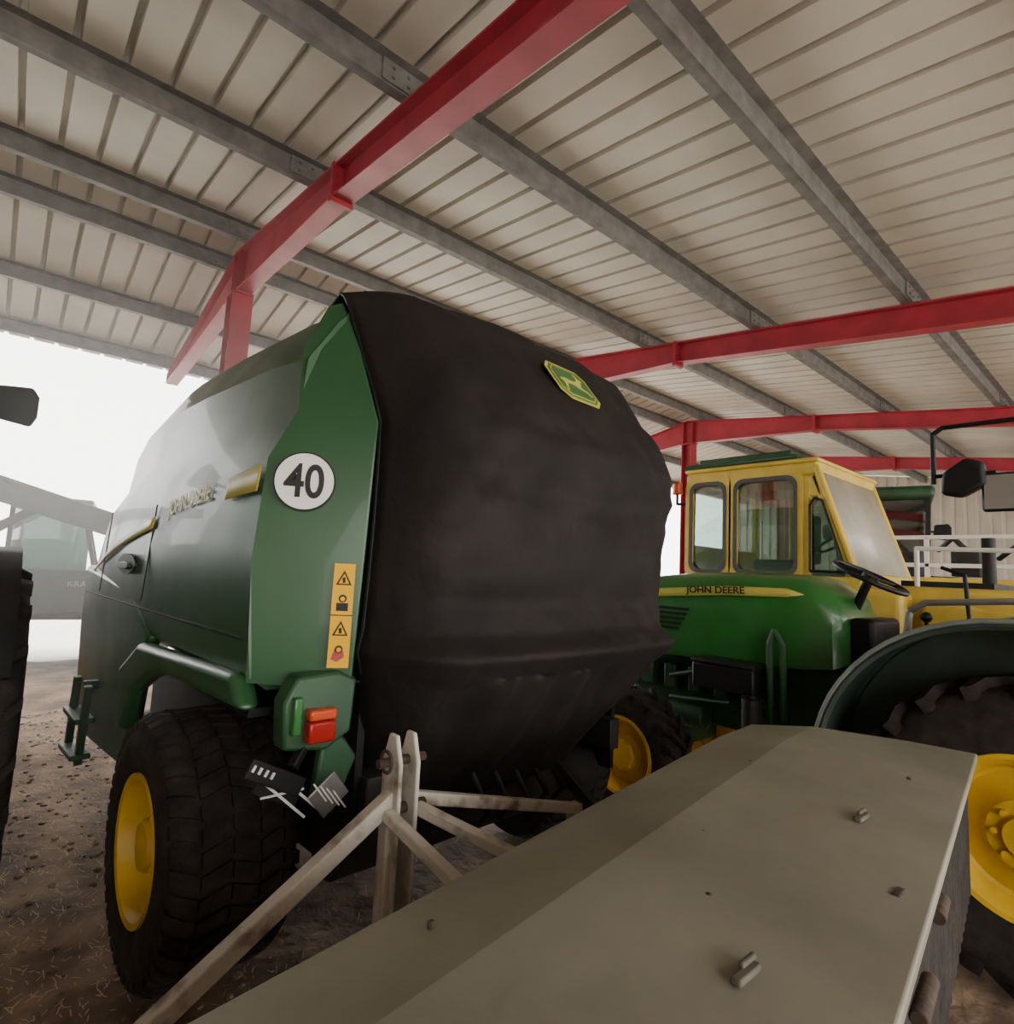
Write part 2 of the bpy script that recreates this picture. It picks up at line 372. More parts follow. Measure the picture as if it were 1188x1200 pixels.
for i in range(nu+1):
    for j in range(1,nv):
        p=G[i][j]; ed=min(1,min(j,nv-j)/10)
        w=.018*noise.noise(p*2.2)+.018*noise.noise(Vector((p.x*3,p.z*8,p.y*3)))+.016*abs(noise.noise(Vector((p.x*5+p.z*3,p.z*5,7))))
        w+=.034*math.exp(-((p.z-(2.12-.12*(1-(p.x/.9)**2)))/.045)**2)-.022*math.exp(-((p.z-(1.62-.05*(1-(p.x/.9)**2)))/.05)**2)
        w+=.028*math.sin((p.x*1.0+(2.4-p.z)*.9)*16)*math.exp(-((p.z-2.0)/.35)**2)*max(0,-p.x)
        w+=.018*math.sin((p.x*1.0-(2.6-p.z)*.8)*14+1)*math.exp(-((p.z-2.5)/.3)**2)*max(0,p.x)
        if p.z<1.3: w+=.05*noise.noise(Vector((p.x*7,p.z*2,1)))
        G[i][j]=p+Vector((0,-w*1.2*ed,w*.3*ed))
g=Geo(); g.add([p for r_ in G for p in r_],[(i*(nv+1)+j,i*(nv+1)+j+1,(i+1)*(nv+1)+j+1,(i+1)*(nv+1)+j) for i in range(nu) for j in range(nv)])
ob=g.build('tailgate_cover',CLOTH,BA,smooth=60); md=ob.modifiers.new('s','SOLIDIFY'); md.thickness=.01; md.offset=0
g=Geo()
for s in(-1,1):
    pts=[G[i][0 if s<0 else nv]+Vector((0,-.006,0)) for i in range(20,nu-26,4)]; g.pipe(pts,.008,6)
g.build('cover_edge_piping',BLACK,BA)
ci=int(nu*(3.66/12)); cj=int(nv*(.5+.055))
pc=G[ci][cj]; du=(G[ci][cj+7]-G[ci][cj-7]).normalized(); dvv=(G[ci-3][cj]-G[ci+3][cj]).normalized()
M=basis(pc,du,dvv); M=M@Matrix.Translation((0,0,.02))
oct_=lambda w,h,b:[(-w+b,-h),(w-b,-h),(w,-h+b),(w,h-b),(w-b*.8,h),(-w+b*.8,h),(-w,h-b),(-w,-h+b)]
plate('emblem_rim',oct_(.15,.135,.05),M,.004,STR,BA)
plate('emblem_field',oct_(.137,.12,.045),M@Matrix.Translation((0,0,.004)),.002,GREENBR,BA)
plate('emblem_inner_rim',oct_(.126,.107,.04),M@Matrix.Translation((0,0,.006)),.0015,STR,BA)
plate('emblem_inner',oct_(.120,.10,.037),M@Matrix.Translation((0,0,.0075)),.0015,GREENBR,BA)
deer=[(-.10,-.005),(-.085,.012),(-.05,.018),(-.01,.012),(.03,.02),(.05,.045),(.045,.075),(.055,.07),(.062,.05),(.085,.045),(.088,.036),(.068,.03),(.055,.0),(.04,-.012),(.08,-.03),(.095,-.055),(.088,-.057),(.07,-.036),(.03,-.028),(-.01,-.012),(-.05,-.012),(-.07,-.04),(-.09,-.075),(-.098,-.073),(-.085,-.04),(-.078,-.012),(-.09,-.0)]
plate('emblem_deer',[(x*1.04,y*1.15) for x,y in deer],M@Matrix.Translation((0,0,.009)),.0015,STR,BA)
WR=.52
wheel(BA,'left_wheel',(-1.31,.78,WR),-1,WR,.265,.5,'flot',deep=.3)
wheel(BA,'right_wheel',(1.31,.78,WR),1,WR,.265,.5,'flot',deep=.3)
g=Geo(); g.box((0,.78,WR),(1.9,.16,.16)); g.box((0,1.6,.75),(1.5,2.6,.5)); g.box((-.75,.4,.85),(.08,1.0,.16)); g.box((.75,.4,.85),(.08,1.0,.16))
g.box((0,3.6,.6),(.14,1.6,.14)); g.bar((-.6,2.9,.7),(0,4.2,.6),.1,.12); g.bar((.6,2.9,.7),(0,4.2,.6),.1,.12); g.cyl((-.8,2.9,.35),(.8,2.9,.35),.22,18)
g.cyl((0,4.35,.05),(0,4.35,.6),.04); g.box((0,4.35,.01),(.2,.2,.03))
g.cyl((-.8,.15,.62),(.8,.15,.62),.13,16); g.bar((-.5,-.1,.62),(-.25,.3,.9),.05,.05); g.bar((.5,-.15,.55),(.35,.3,.95),.06,.06)
g.build('chassis',DARKM,BA,bevel=.006)
g=Geo()
for i in range(5): g.pipe([(-.3+i*.13,-.12,.86-.02*i),(-.27+i*.12,-.2,.72),(-.2+i*.12,-.08,.62)],.013,8)
g.build('hydraulic_hoses',BLACK,BA)
g=Geo(); g.prism([(-.13,-.11),(.02,-.13),(.11,-.08),(.12,.1),(.05,.13),(-.1,.12),(-.14,.04)],'y',-.03,.06)
ob=g.build('lamp_bracket',GREEND,BA,bevel=.012); ob.location=(-1.0,-.1,1.2)
g=Geo(); g.box((-1.1,-.14,1.2),(.03,.03,.12)); g.build('lamp_side_reflector',GREENBR,BA,bevel=.006)
g=Geo(); g.box((-1.02,-.15,1.2),(.095,.05,.035)); g.build('indicator_lens',ORANGE,BA,bevel=.008)
g=Geo(); g.box((-1.02,-.15,1.145),(.095,.05,.07)); g.build('tail_lens',REDL,BA,bevel=.008)
g=Geo(); g.prism([(-.98,1.08),(-.9,1.1),(-.84,1.02),(-.92,.84),(-1.0,.88)],'y',-.1,-.06); g.build('lamp_lower_guard',GREEND,BA,bevel=.01)
U=.04
R=Matrix.Rotation(math.radians(-38),3,'Y')
g=Geo(); g.box((-.98,-.17,.9+U),(.11,.008,.1),R); g.build('reflector_plate',STEEL,BA,bevel=.004)
g=Geo()
for i in range(4): g.box((-1.015+i*.024,-.176,.915-i*.012+U),(.005,.006,.08),R)
g.build('reflector_stripes',WHITE,BA)
g=Geo(); R2=Matrix.Rotation(math.radians(28),3,'Y'); g.box((-1.16,-.16,.985+U),(.2,.012,.06),R2); g.box((-1.14,-.14,.94+U),(.16,.012,.07),R2); g.bar((-1.1,-.14,1.0+U),(-1.0,-.08,1.15),.03,.03); g.build('plate_holder',BLACK,BA,bevel=.004)
g=Geo()
for i in range(4): g.box((-1.235+i*.02,-.168,1.03-i*.011+U),(.008,.006,.02),R2)
g.bar((-1.22,-.15,1.0+U),(-1.05,-.15,.84+U),.008,.008); g.bar((-1.16,-.15,1.0+U),(-1.0,-.15,.85+U),.008,.008); g.bar((-1.2,-.15,.93+U),(-1.06,-.15,.93+U),.006,.006)
g.build('plate_strips',WHITE,BA)
g=Geo(); sx=-1.27; sz=-.08
g.bar((sx,2.5,1.0+sz),(sx,2.55,.55+sz),.04,.05); g.bar((sx,2.15,1.0+sz),(sx,2.2,.55+sz),.04,.05); g.bar((sx,2.15,.6+sz),(sx,2.55,.58+sz),.1,.03); g.bar((sx,2.15,.8+sz),(sx,2.55,.8+sz),.1,.03); g.bar((sx,2.3,.98+sz),(-1.15,2.3,.98+sz),.05,.05)
g.build('access_step',GREEND,BA,bevel=.006)
# ---------------------------------------------------------------- FLAIL MOWER
MO=asset('flail_mower',(1.6,.8,0)); mo=(1.6,.8,0)
ZD=1.1
g=Geo()
n=10; rl=[];rm=[];rm2=[];rr_=[]
for i in range(n+1):
    t=i/n
    xL=-.7+3.32*t; yL=.735+.174*(xL+.7)
    if i==n: yL-=.03
    xR=-.7+3.65*t; yR=.06+.1312*(xR+.7)
    f=.3; g2=.72
    rl.append((xL,yL,ZD-.024)); rm.append((xL+(xR-xL)*f,yL+(yR-yL)*f,ZD+.004)); rm2.append((xL+(xR-xL)*g2,yL+(yR-yL)*g2,ZD)); rr_.append((xR,yR,ZD-.012))
low=[[(p[0],p[1],z) for p in q] for q,z in((rr_,ZD-.04),(rl,ZD-.1))]
secs=[[rl[i],rm[i],rm2[i],rr_[i],low[0][i],low[1][i]] for i in range(n+1)]
g.loft(secs,closed=True); g.build('deck',DECK,MO,bevel=.006,off=mo,seg=3,smooth=4)
g=Geo()
g.prism([(-.6,.75),(2.5,1.22),(2.78,.6),(-.6,.14)],'z',.55,1.0); g.build('rotor_housing',DARKM,MO,off=mo)
g=Geo(); g.cyl((-.5,.45,.36),(2.6,.91,.36),.12,20)
for x in(-.45,2.55):
    y=.45+.15*(x+.5); g.box((x,y,.5),(.02,.6,.9)); g.box((x,y,.03),(.06,.6,.05))
g.build('rotor_and_skids',DARKM,MO,off=mo,bevel=.004)
g=Geo(); 
for i in range(46):
    f=i/45; x=-.6+3.4*f; y=.095+.1312*(x+.7); g.box((x,y,.82),(.06,.01,.44))
g.build('rubber_flaps',RUB,MO,off=mo)
g=Geo()
for x,y in((1.78,.57),(.93,.46)):
    g.box((x,y,ZD+.006),(.07,.018,.012)); g.box((x+.02,y+.008,ZD+.013),(.045,.01,.012)); 
g.build('deck_lugs',LUG,MO,off=mo,bevel=.004,seg=3)
g=Geo()
for x,y in((.62,.86),(1.35,.78),(2.0,.98),(1.1,.62),(2.3,.6),(.45,.62)):
    g.cyl((x,y,ZD-.01),(x,y,ZD+.003),.007,8)
g.cyl((1.5,.345,ZD-.05),(1.6,.359,ZD-.05),.014); g.cyl((1.15,.293,ZD-.06),(1.28,.308,ZD-.06),.014)
g.box((1.45,.40,ZD-.01),(.045,.016,.01))
g.build('hinges_and_bolts',RUST,MO,off=mo,bevel=.003)
AP=(.98,1.56)
g=Geo()
for dx in(-.03,.03):
    g.prism([(1.51,.62),(1.61,.62),(1.61,1.12),(1.58,1.2),(1.54,1.2),(1.51,1.12)],'x',AP[0]+dx-.007,AP[0]+dx+.007)
g.bar((.96,1.56,1.02),(.0,1.62,.36),.048,.048); g.bar((1.0,1.6,1.0),(1.95,1.72,.72),.04,.04)
g.bar((.0,1.62,.4),(1.95,1.72,.4),.06,.06); g.bar((1.95,1.72,.4),(1.95,1.72,.74),.05,.05)
g.bar((.93,1.54,.98),(1.0,1.0,.84),.034,.034); g.bar((1.03,1.54,.98),(1.25,1.02,.88),.034,.034)
g.bar((.95,1.56,.95),(.93,1.5,.25),.04,.04)
g.bar((1.0,1.56,.6),(1.0,1.0,.6),.06,.06); g.bar((.0,1.62,.4),(.1,.85,.6),.06,.06); g.bar((1.9,1.72,.4),(1.9,1.15,.6),.06,.06)
g.box((0,1.62,.2),(.06,.06,.4)); g.box((1.95,1.72,.2),(.06,.06,.4))
g.build('headstock_frame',FRAMEW,MO,off=mo,bevel=.005)
g=Geo(); g.cyl((.9,1.56,1.12),(1.06,1.56,1.12),.014,10); g.torus((.915,1.54,1.13),.03,.005,Matrix.Rotation(math.pi/2,3,'Y')); g.cyl((.9,1.56,.98),(1.07,1.56,.98),.016,10)
g.build('top_link_pin',RUST,MO,off=mo)
# ---------------------------------------------------------------- TRACTORS
def seat(parent,c):
    g=Geo(); g.box((c[0],c[1],c[2]),(.46,.45,.12)); g.box((c[0],c[1]-.24,c[2]+.28),(.44,.1,.5)); g.build('seat',SEAT,parent,bevel=.04,seg=3)
    g=Geo(); g.box((c[0],c[1],c[2]-.18),(.3,.3,.25)); g.build('seat_base',BLACK,parent,bevel=.02)
TR=asset('open_station_tractor',(4.14,.5,0))
for s in(-1,1):
    nm='left' if s<0 else 'right'
    wheel(TR,'rear_wheel_'+nm,(s*.74,-.04,.67),s,.67,.335,.36,'ag',deep=.3)
    wheel(TR,'front_wheel_'+nm,(s*.72,2.13,.46),s,.46,.25,.28,'ag',deep=.3)
    g=Geo(); out=[(math.radians(-8+i*196/28),.82) for i in range(29)]
    secs=[]
    for t,Rf in out:
        cy=-.02; cz=.77
        q=lambda x,r_:(s*x,cy+math.cos(t)*r_,cz+math.sin(t)*r_)
        secs.append([q(.795,Rf-.035),q(.815,Rf-.02),q(.8,Rf),q(.36,Rf),q(.34,Rf-.02),q(.34,Rf-.09)])
    g.loft(secs,closed=False,cap=False)
    w=[( -.02+math.cos(t)*.80,.77+math.sin(t)*.80) for t,_ in out]
    g.prism(w,'x',s*.34,s*.36)
    g.build('fender_'+nm,FENDG,TR,smooth=40)
    g=Geo(); g.pipe([(s*.8,-.02+math.cos(t)*.825,.77+math.sin(t)*.825) for t,_ in out],.012,8); g.build('fender_edge_'+nm,EDGE,TR,smooth=60)
def hs(y,hw,zt_,zb,r=.09):
    L=[(-hw,zb),(-hw-.012,(zb+zt_)/2),(-hw,zt_-r),(-hw+r*.35,zt_-r*.3),(-hw+r,zt_),(0,zt_+.025)]
    return [(x,y,z) for x,z in L]+[(-x,y,z) for x,z in L[::-1][1:]]
g=Geo(); g.loft([hs(.80,.26,1.5,1.25,.05),hs(.86,.35,1.64,1.22),hs(1.02,.39,1.75,1.2),hs(1.4,.40,1.77,1.18),hs(2.0,.39,1.74,1.16),hs(2.5,.37,1.68,1.14),hs(2.75,.33,1.6,1.15),hs(2.85,.24,1.48,1.2,.05)],closed=True)
g.build('hood',GREENBR,TR,smooth=40)
g=Geo(); A=[(-.417,1.0,1.655),(-.418,1.1,1.685),(-.418,1.5,1.68),(-.41,2.0,1.64),(-.395,2.5,1.58)]; B=[(-.418,1.0,1.65),(-.424,1.1,1.632),(-.424,1.5,1.62),(-.416,2.0,1.58),(-.4,2.5,1.53)]
g.loft([A,B],cap=False); ob=g.build('hood_stripe',STR,TR); md=ob.modifiers.new('s','SOLIDIFY'); md.thickness=.006; md.offset=0
text('hood_lettering','JOHN DEERE',.065,basis((-.43,1.58,1.647),(0,-1,.04),(0,0,1)),BLACK,TR,.001,.001,1.15)
g=Geo()
for i in range(5): g.bar((-.42,1.78+i*.02,1.5-i*.035),(-.42,2.08,1.5-i*.035),.012,.018)
g.build('hood_vents',BLACK,TR)
g=Geo(); g.box((0,1.3,.95),(.44,2.6,.5)); g.box((0,2.13,.5),(1.0,.14,.14)); g.box((0,0,.7),(.8,.3,.3)); g.box((0,.2,.85),(.62,.7,.3))
for i in range(6): g.box((-.26,1.4+i*.2,1.0),(.1,.1,.18))
g.cyl((-.3,1.7,.75),(-.3,2.0,.75),.08); g.pipe([(-.3,1.25,.9),(-.34,1.6,1.12),(-.3,2.0,1.0)],.02); g.pipe([(-.3,1.2,.8),(-.36,1.5,.9),(-.3,2.0,.85)],.016)
g.build('engine_and_chassis',GREEND,TR,bevel=.015)
g=Geo(); g.box((-.5,1.42,1.1),(.24,.42,.16)); g.box((-.5,1.42,1.19),(.26,.44,.03)); g.build('battery_box',BLACK,TR,bevel=.015)
g=Geo(); g.cyl((-.56,1.25,.78),(-.56,1.25,1.0),.06); g.cyl((-.56,1.25,1.0),(-.56,1.25,1.04),.035); g.build('oil_filter',DARKM,TR,bevel=.005)
g=Geo(); g.pipe([(-.5,1.16,.85),(-.52,1.16,1.34),(-.52,1.13,1.42),(-.52,1.08,1.34),(-.5,1.08,.85)],.02); g.build('grab_handle',GREEND,TR)
g=Geo(); g.box((-.45,.75,.72),(.4,.3,.03)); g.bar((-.5,.75,.5),(-.45,.75,.72),.04,.04); g.build('footplate',DARKM,TR)
g=Geo(); g.box((0,.74,1.35),(.5,.14,.36)); g.build('dashboard',BLACK,TR,bevel=.03)
g=Geo(); Rm=Matrix.Rotation(math.radians(26),3,'X'); cw=Vector((-.02,.76,1.78))
g.torus(cw,.21,.016,Rm); g.cyl(cw-Rm@Vector((0,0,.02)),(0,.9,1.45),.028)
g.cyl(cw-Rm@Vector((0,0,.02)),cw+Rm@Vector((0,0,.015)),.05)
for a in(90,210,330):
    t=math.radians(a); g.cyl(cw,cw+Rm@Vector((.21*math.cos(t),.21*math.sin(t),0)),.011,8)
g.build('steering_wheel',BLACK,TR)
seat(TR,(0,.02,1.3))
g=Geo(); g.pipe([(-.5,.45,1.45),(-.5,.43,1.6),(-.5,.36,1.65),(-.5,-.2,1.70),(-.5,-.3,1.5)],.017); g.build('fender_handrail',STEEL,TR)
g=Geo(); g.pipe([(-.3,.35,1.1),(-.32,.4,1.55)],.01); g.ball((-.32,.4,1.57),.03); g.pipe([(-.3,.2,1.3),(-.36,.22,1.8),(-.36,.32,1.84)],.01); g.build('levers',BLACK,TR)
g=Geo()
for s in(-1,1): g.bar((s*.5,-.45,.9),(s*.5,-.45,2.9),.08,.08)
g.bar((-.5,-.45,2.9),(.5,-.45,2.9),.08,.08); g.build('roll_bar',GREEND,TR,bevel=.01)
g=Geo(); g.pipe([(-.54,-.45,2.56),(-.55,-.02,2.55),(-.55,.26,2.55),(-.55,.30,2.52),(-.55,.30,2.26)],.012); g.pipe([(-.55,.3,2.3),(-.55,.05,2.3)],.01); g.build('mirror_arm',BLACK,TR)
g=Geo(); g.prism([(-.1,-.04),(.0,-.1),(.085,-.08),(.075,.03),(-.02,.1),(-.09,.07)],'x',-.04,.04); ob=g.build('mirror_housing_round',BLACK,TR,bevel=.02,seg=4); ob.location=(-.56,.18,2.28); 
g=Geo(); g.box((-.56,.03,2.2),(.03,.15,.19)); g.build('mirror_housing',BLACK,TR,bevel=.02)
g=Geo(); g.box((-.578,.03,2.2),(.006,.125,.165)); g.build('mirror_glass',MIRR,TR)
def cab_tractor(name,loc,rz,s_=1,paint=GREEND,rim=YEL,tw=.5,half=.95,mz=0):
    T=asset(name,loc,rz); T.scale=(s_,)*3
    for s in(-1,1):
        wheel(T,'rear_wheel',(s*half,0,.8),s,.8,.45,tw,'ag',rimmat=rim); wheel(T,'front_wheel',(s*(half-.05),2.6,.58),s,.58,.34,tw*.8,'ag',rimmat=rim)
        g=Geo(); secs=[]
        for i in range(13):
            t=math.radians(0+i*13); secs.append([(s*(half-.06),.9*math.cos(t),.8+.9*math.sin(t)),(s*(half-.45),.9*math.cos(t),.8+.9*math.sin(t))])
        g.loft(secs,cap=False); ob=g.build('fender',paint,T); md=ob.modifiers.new('s','SOLIDIFY'); md.thickness=.03
    g=Geo(); g.loft([hs(1.2,.40,1.9,1.2),hs(2.2,.40,1.85,1.1),hs(3.0,.37,1.7,1.0),hs(3.3,.3,1.5,1.0)],closed=True); g.build('hood',paint,T)
    g=Geo(); g.box((0,1.6,.8),(.5,3.2,.6)); g.box((0,2.6,.58),(1.3,.16,.16)); g.box((0,0,.8),(1.2,.4,.4)); g.build('chassis',DARKM,T,bevel=.02)
    g=Geo()
    for s in(-1,1):
        g.bar((s*.52,-.5,1.3),(s*.55,-.55,2.75),.06,.06); g.bar((s*.5,1.15,1.2),(s*.5,.95,2.75),.06,.06); g.bar((s*.55,.3,1.0),(s*.57,.25,2.75),.05,.05)
    g.box((0,.3,1.1),(1.0,1.6,.5)); g.build('cab_frame',BLACK,T,bevel=.01)
    g=Geo(); g.box((0,.2,2.83),(1.25,1.8,.17)); g.build('cab_roof',paint,T,bevel=.06,seg=3)
    g=Geo()
    for s in(-1,1): g.box((s*.55,.28,2.05),(.006,1.4,1.4))
    g.box((0,1.05,2.05),(1,.006,1.4)); g.box((0,-.52,2.05),(1,.006,1.4)); g.build('cab_glass',GLASSD,T)
    seat(T,(0,0,1.6))
    g=Geo()
    for s in(-1,1):
        g.pipe([(s*.55,1.0,2.6),(s*.62,1.13,2.43+mz),(s*.7,1.15,2.43+mz)],.018); g.prism([(s*.66,2.32+mz),(s*.87,2.29+mz),(s*.9,2.36+mz),(s*.9,2.5+mz),(s*.86,2.56+mz),(s*.68,2.54+mz)],'y',1.13,1.2)
    g.build('mirrors',BLACK,T,bevel=.025,seg=4)
    return T
cab_tractor('cab_tractor',(-.80,4.0,0),0,1,DARKM,mz=.24)
cab_tractor('cab_tractor',(11.6,3.35,0),math.radians(-75),1.17)
# ---------------------------------------------------------------- YELLOW CAB LOADER (faces -Y)
YL=asset('wheel_loader',(6.1,2.3,0)); yo=(6.1,2.3,0)
XL,XR=5.36,6.85
g=Geo()
def cabside(x):
    w=.05
    def S(poly): g.prism(poly,'x',x,x+w if x<6 else x-w)
    S([(3.34,1.66),(3.34,1.80),(1.70,1.80),(1.70,1.66)])
    S([(3.32,2.70),(3.32,2.82),(2.04,2.82),(2.06,2.70)])
    S([(3.34,1.8),(3.34,2.7),(3.26,2.7),(3.26,1.8)])
    S([(2.90,1.8),(2.90,2.7),(2.78,2.7),(2.78,1.8)])
    S([(2.24,1.8),(2.24,2.7),(2.10,2.7),(2.10,1.8)])
    S([(2.11,2.7),(2.05,2.7),(1.74,1.8),(1.80,1.8)])
    S([(2.12,2.5),(2.12,2.7),(2.05,2.7),(1.99,2.5)])
cabside(XL); cabside(XR)
for x in(XL+.03,XR-.03):
    g.bar((x,1.74,1.8),(x,2.06,2.78),.08,.05); g.bar((x,3.3,1.7),(x,3.3,2.8),.07,.07)
g.box(((XL+XR)/2,2.07,2.77),(1.45,.07,.1)); g.box(((XL+XR)/2,1.74,1.76),(1.45,.06,.16)); g.box(((XL+XR)/2,3.3,2.77),(1.45,.06,.1)); g.box(((XL+XR)/2,3.3,1.9),(1.45,.05,.35))
g.box((6.1,2.68,2.83),(1.56,1.32,.04))
g.build('cab_frame',YELC,YL,off=yo,bevel=.018,seg=3)
def rrect(y0,y1,z0,z1,r,n=5):
    P=[]
    for cx,cz,a in((y1-r,z1-r,0),(y0+r,z1-r,90),(y0+r,z0+r,180),(y1-r,z0+r,270)):
        for i in range(n+1):
            t=math.radians(a+90*i/n); P.append((cx+r*math.cos(t),cz+r*math.sin(t)))
    return P
g=Geo(); gl=Geo(); yg=Geo()
for y0,y1 in((2.90,3.28),(2.22,2.80)):
    for G_,o_,i_,xo in((g,(.012,1.79,2.71),(.02,1.83,2.67),XL-.018),(yg,(.06,1.74,2.76),(.0,1.80,2.70),XL-.010)):
        ro_=rrect(y0-o_[0],y1+o_[0],o_[1],o_[2],.1); ri=rrect(y0+i_[0],y1-i_[0],i_[1],i_[2],.09); n_=len(ro_)
        V=[(xo,*p) for p in ro_]+[(xo,*p) for p in ri]+[(xo+.02,*p) for p in ro_]+[(xo+.02,*p) for p in ri]
        F=[(i,(i+1)%n_,n_+(i+1)%n_,n_+i) for i in range(n_)]+[(n_+i,n_+(i+1)%n_,3*n_+(i+1)%n_,3*n_+i) for i in range(n_)]+[(i,(i+1)%n_,2*n_+(i+1)%n_,2*n_+i) for i in range(n_)]
        G_.add(V,F)
g.build('window_gaskets',GASK,YL,off=yo); yg.build('window_pressings',YELC,YL,off=yo)
for x in(XL+.02,XR-.02):
    gl.prism([(3.28,1.8),(3.28,2.72),(2.88,2.72),(2.88,1.8)],'x',x,x+.005); gl.prism([(2.8,1.8),(2.8,2.72),(2.2,2.72),(2.2,1.8)],'x',x,x+.005)
    gl.prism([(2.12,1.8),(2.12,2.52),(1.99,2.52),(1.78,1.85),(1.78,1.8)],'x',x,x+.005)
gl.box(((XL+XR)/2,3.3,2.35),(1.35,.006,.75)); gl.build('side_glass',GLASS,YL,off=yo)
g=Geo(); g.add([(XL+.05,1.73,1.84),(XR-.05,1.73,1.84),(XR-.05,2.04,2.74),(XL+.05,2.04,2.74)],[(0,1,2,3)]); ob=g.build('windscreen',WREFL,YL,off=yo); md=ob.modifiers.new('s','SOLIDIFY'); md.thickness=.008
g=Geo(); g.pipe([(XL-.015,2.10,1.84),(XL-.015,2.10,2.42),(XL-.015,2.06,2.48),(XL-.015,2.0,2.46),(XL-.015,1.83,1.9),(XL-.015,1.84,1.84),(XL-.015,2.10,1.84)],.012,8); g.build('quarter_window_seal',BLACK,YL,off=yo)
g=Geo(); g.box((6.1,2.78,2.875),(1.56,1.16,.05)); g.box((6.1,2.78,2.93),(1.3,.95,.08)); g.build('cab_roof',GREEND,YL,off=yo,bevel=.04,seg=3)
g=Geo(); g.box((6.0,3.1,1.25),(1.5,1.5,.9)); g.box((6.1,2.3,1.15),(1.5,1.5,1.1)); g.box((6.15,1.05,1.3),(1.2,1.4,.9)); g.prism([(1.85,.75),(1.5,.75),(1.4,1.1),(1.4,1.7),(1.85,1.72)],'x',5.3,6.9); g.box((6.1,.3,1.2),(1.0,.3,.7))
g.build('body',YELC,YL,off=yo,bevel=.05,seg=3)
g=Geo(); g.box((6.1,1.2,1.77),(.9,.6,.05)); g.cyl((5.8,.95,1.7),(5.8,.95,2.15),.045); 
g.build('exhaust_stack',DARKM,YL,off=yo)
g=Geo(); g.pipe([(5.5,.2,1.75),(5.5,.2,2.02),(5.5,1.35,2.05),(5.5,1.35,1.75)],.018); g.pipe([(5.5,.75,1.75),(5.5,.75,2.03)],.015); g.build('hand_rails',WHITE,YL,off=yo)
for s,x in((-1,5.25),(1,6.95)):
    for y,nm in((3.1,'rear'),(.9,'front')):
        wheel(YL,nm+'_wheel',(x-6.1,y-2.3,.62),s,.62,.34,.4,'ag')
g=Geo(); g.box((6.1,2,.62),(1.2,3,.25)); g.box((6.1,3.1,.62),(1.3,.2,.2)); g.box((6.1,.9,.62),(1.3,.2,.2)); g.build('axles',DARKM,YL,off=yo)
g=Geo(); g.cyl((5.32,3.42,2.60),(5.32,3.42,2.72),.05); g.build('beacon_lens',ORANGE,YL,off=yo,bevel=.015)
g=Geo(); g.pipe([(5.4,3.3,2.5),(5.32,3.42,2.5),(5.32,3.42,2.6)],.015); g.build('beacon_bracket',BLACK,YL,off=yo)
seat(YL,(0,.35,1.9))
g=Geo(); g.torus((0,-.15,2.15),.2,.015,Matrix.Rotation(math.radians(-30),3,'X')); g.cyl((0,-.15,2.15),(0,-.3,1.8),.03); g.build('steering_wheel',BLACK,YL)
g=Geo()
for x in(5.45,6.75): g.bar((x,1.3,1.55),(x,-.6,1.3),.1,.2)
g.bar((5.45,-.55,1.3),(6.75,-.55,1.3),.12,.12); g.build('lift_arms',YELC,YL,off=yo,bevel=.02)
# ---------------------------------------------------------------- harvester header
HD=asset('harvester_header',(9.2,1.6,0))
g=Geo(); g.box((0,0,1.5),(.9,2.8,.8)); g.prism([(-.5,1.0),(-1.1,.8),(-1.1,.86),(-.4,1.5)],'y',-1.4,1.4); g.build('trough',YELC,HD,bevel=.03)
g=Geo(); g.cyl((-.6,-1.35,1.6),(-.6,1.35,1.6),.2,20); g.build('auger',STEEL,HD)
g=Geo()
for z in(2.05,2.4): g.bar((-.4,-1.4,z),(-.4,1.4,z),.05,.05)
for y in(-1.35,-.45,.45,1.35): g.bar((-.4,y,1.6),(-.4,y,2.4),.05,.05)
g.build('rails',WHITE,HD,bevel=.005)
g=Geo()
for y in(-1.1,1.1): g.bar((0,y,0),(0,y,1.15),.1,.1); g.bar((-.5,y,.05),(.5,y,.05),.1,.1)
for i in range(6): g.bar((-1.1+.02*i,-1.3+i*.5,.95),(-1.5,-1.3+i*.5,.85),.04,.06)
for y,h in((-1.0,2.3),(-.5,2.15),(.1,2.25),(.7,2.2)): g.box((-.1,y,h-.15),(.3,.28,.35)); g.pipe([(-.2,y-.1,h-.1),(-.3,y+.1,h+.15),(-.1,y+.3,h)],.03)
g.build('fingers_and_drives',DARKM,HD,bevel=.01)
# ---------------------------------------------------------------- TELEHANDLER outside
TE=asset('telehandler',(.3,11.6,0),math.radians(-8))
g=Geo(); g.box((0,0,.95),(4.0,1.7,.55)); g.prism([(-2.2,.7),(-2.2,1.7),(-1.0,1.75),(-.5,1.25),(2.1,1.2),(2.2,.7)],'y',.1,.85); g.prism([(-.1,.7),(-.1,1.35),(1.5,1.3),(1.6,.8)],'y',-.88,-.5); g.build('body',DARKM,TE,bevel=.05)
def wheely(parent,name,c,R,rr,w,sy):
    e=D.objects.new(name,None); C.collection.objects.link(e); e.parent=parent; e.location=c; e.rotation_euler=(0,0,math.pi/2)
    wheel(e,name,(0,0,0),-1 if sy<0 else 1,R,rr,w,'ag')
for x in(-1.4,1.5):
    for sy in(-1,1): wheely(TE,'wheel',(x,sy*1.05,.6),.6,.3,.42,sy)
g=Geo()
for x,y in((-.1,-.85),(.95,-.85),(-.1,.0),(.95,.0)): g.bar((x,y,1.3),(x+(.0 if x<0 else -.25),y,2.35),.06,.06)
g.box((.3,-.42,1.35),(1.15,.9,.1)); g.build('cab_frame',BLACK,TE,bevel=.01)
g=Geo(); g.box((.3,-.42,2.4),(1.05,.98,.1)); g.build('cab_roof',GREEND,TE,bevel=.03)
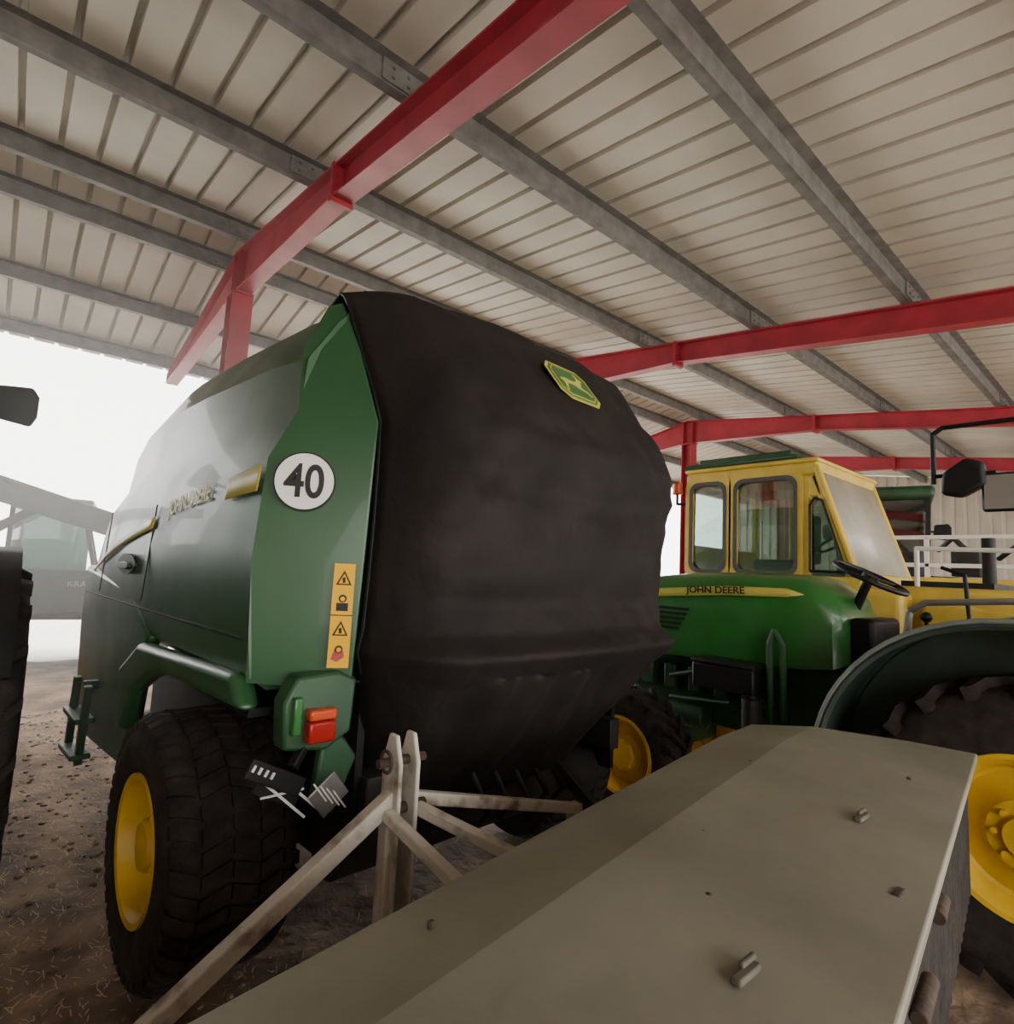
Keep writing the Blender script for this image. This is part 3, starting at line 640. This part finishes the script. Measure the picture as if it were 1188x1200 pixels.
g=Geo(); g.box((.35,-.86,1.85),(.95,.006,.95)); g.box((.3,.02,1.85),(.95,.006,.95)); g.build('cab_glass',GLASSD,TE)
g=Geo(); g.bar((-2.3,-1.15,3.1),(1.9,-1.15,1.85),.3,.34); g.bar((1.4,-1.15,1.98),(2.7,-1.15,1.5),.22,.24); g.bar((-1.2,-1.15,1.2),(.2,-1.15,2.25),.12,.12); g.bar((-1.9,-1.1,1.3),(-1.9,-1.1,2.9),.3,.12)
g.box((2.75,-1.1,1.3),(.15,1.3,.6)); g.build('boom',DARKM,TE,bevel=.02)
text('side_lettering','KRAMER',.12,basis((.85,-.89,1.2),(1,0,0),(0,0,1)),STEEL,TE,.002)
# ---------------------------------------------------------------- haze volume added to imitate glare at the open side (fills the bay by the ridge columns)
vm=D.materials.new('glare_haze'); vm.use_nodes=True; nt=vm.node_tree
for n_ in list(nt.nodes): nt.nodes.remove(n_)
o_=nt.nodes.new('ShaderNodeOutputMaterial'); v_=nt.nodes.new('ShaderNodeVolumeScatter'); v_.inputs['Density'].default_value=.036; v_.inputs['Anisotropy'].default_value=.65; v_.inputs['Color'].default_value=(1,.98,.94,1)
nt.links.new(v_.outputs[0],o_.inputs['Volume'])
g=Geo(); g.box((-.45,6.2,2.1),(4.5,6.1,3.9)); g.build('glare_haze',vm,FR[0],smooth=0,off=(FX[0],RIDGE,0))
# ---------------------------------------------------------------- LIGHT
w=D.worlds.new('sky'); sc.world=w; w.use_nodes=True
bg=w.node_tree.nodes['Background']; bg.inputs[0].default_value=(1,.975,.94,1); bg.inputs[1].default_value=7.6
sl=D.lights.new('sun','SUN'); sl.energy=8; sl.angle=math.radians(3); sl.color=(1,.95,.87)
so=D.objects.new('sun',sl); C.collection.objects.link(so)
so.rotation_euler=Vector((.25,.62,-1)).to_track_quat('-Z','Y').to_euler()
# ---------------------------------------------------------------- CAMERA
f=680.0
X=Vector((786,-110,-f)).normalized(); Y=Vector((-594,-40,-f)).normalized(); Z=X.cross(Y).normalized(); Y=Z.cross(X)
cam=D.cameras.new('camera'); co=D.objects.new('camera',cam); C.collection.objects.link(co)
Mx=Matrix((X,Y,Z)).to_4x4()
co.matrix_world=Matrix.Translation((0,0,1.7))@Mx
cam.sensor_fit='HORIZONTAL'; cam.sensor_width=36; cam.lens=f/1188*36; cam.clip_start=.02; cam.clip_end=500
sc.camera=co
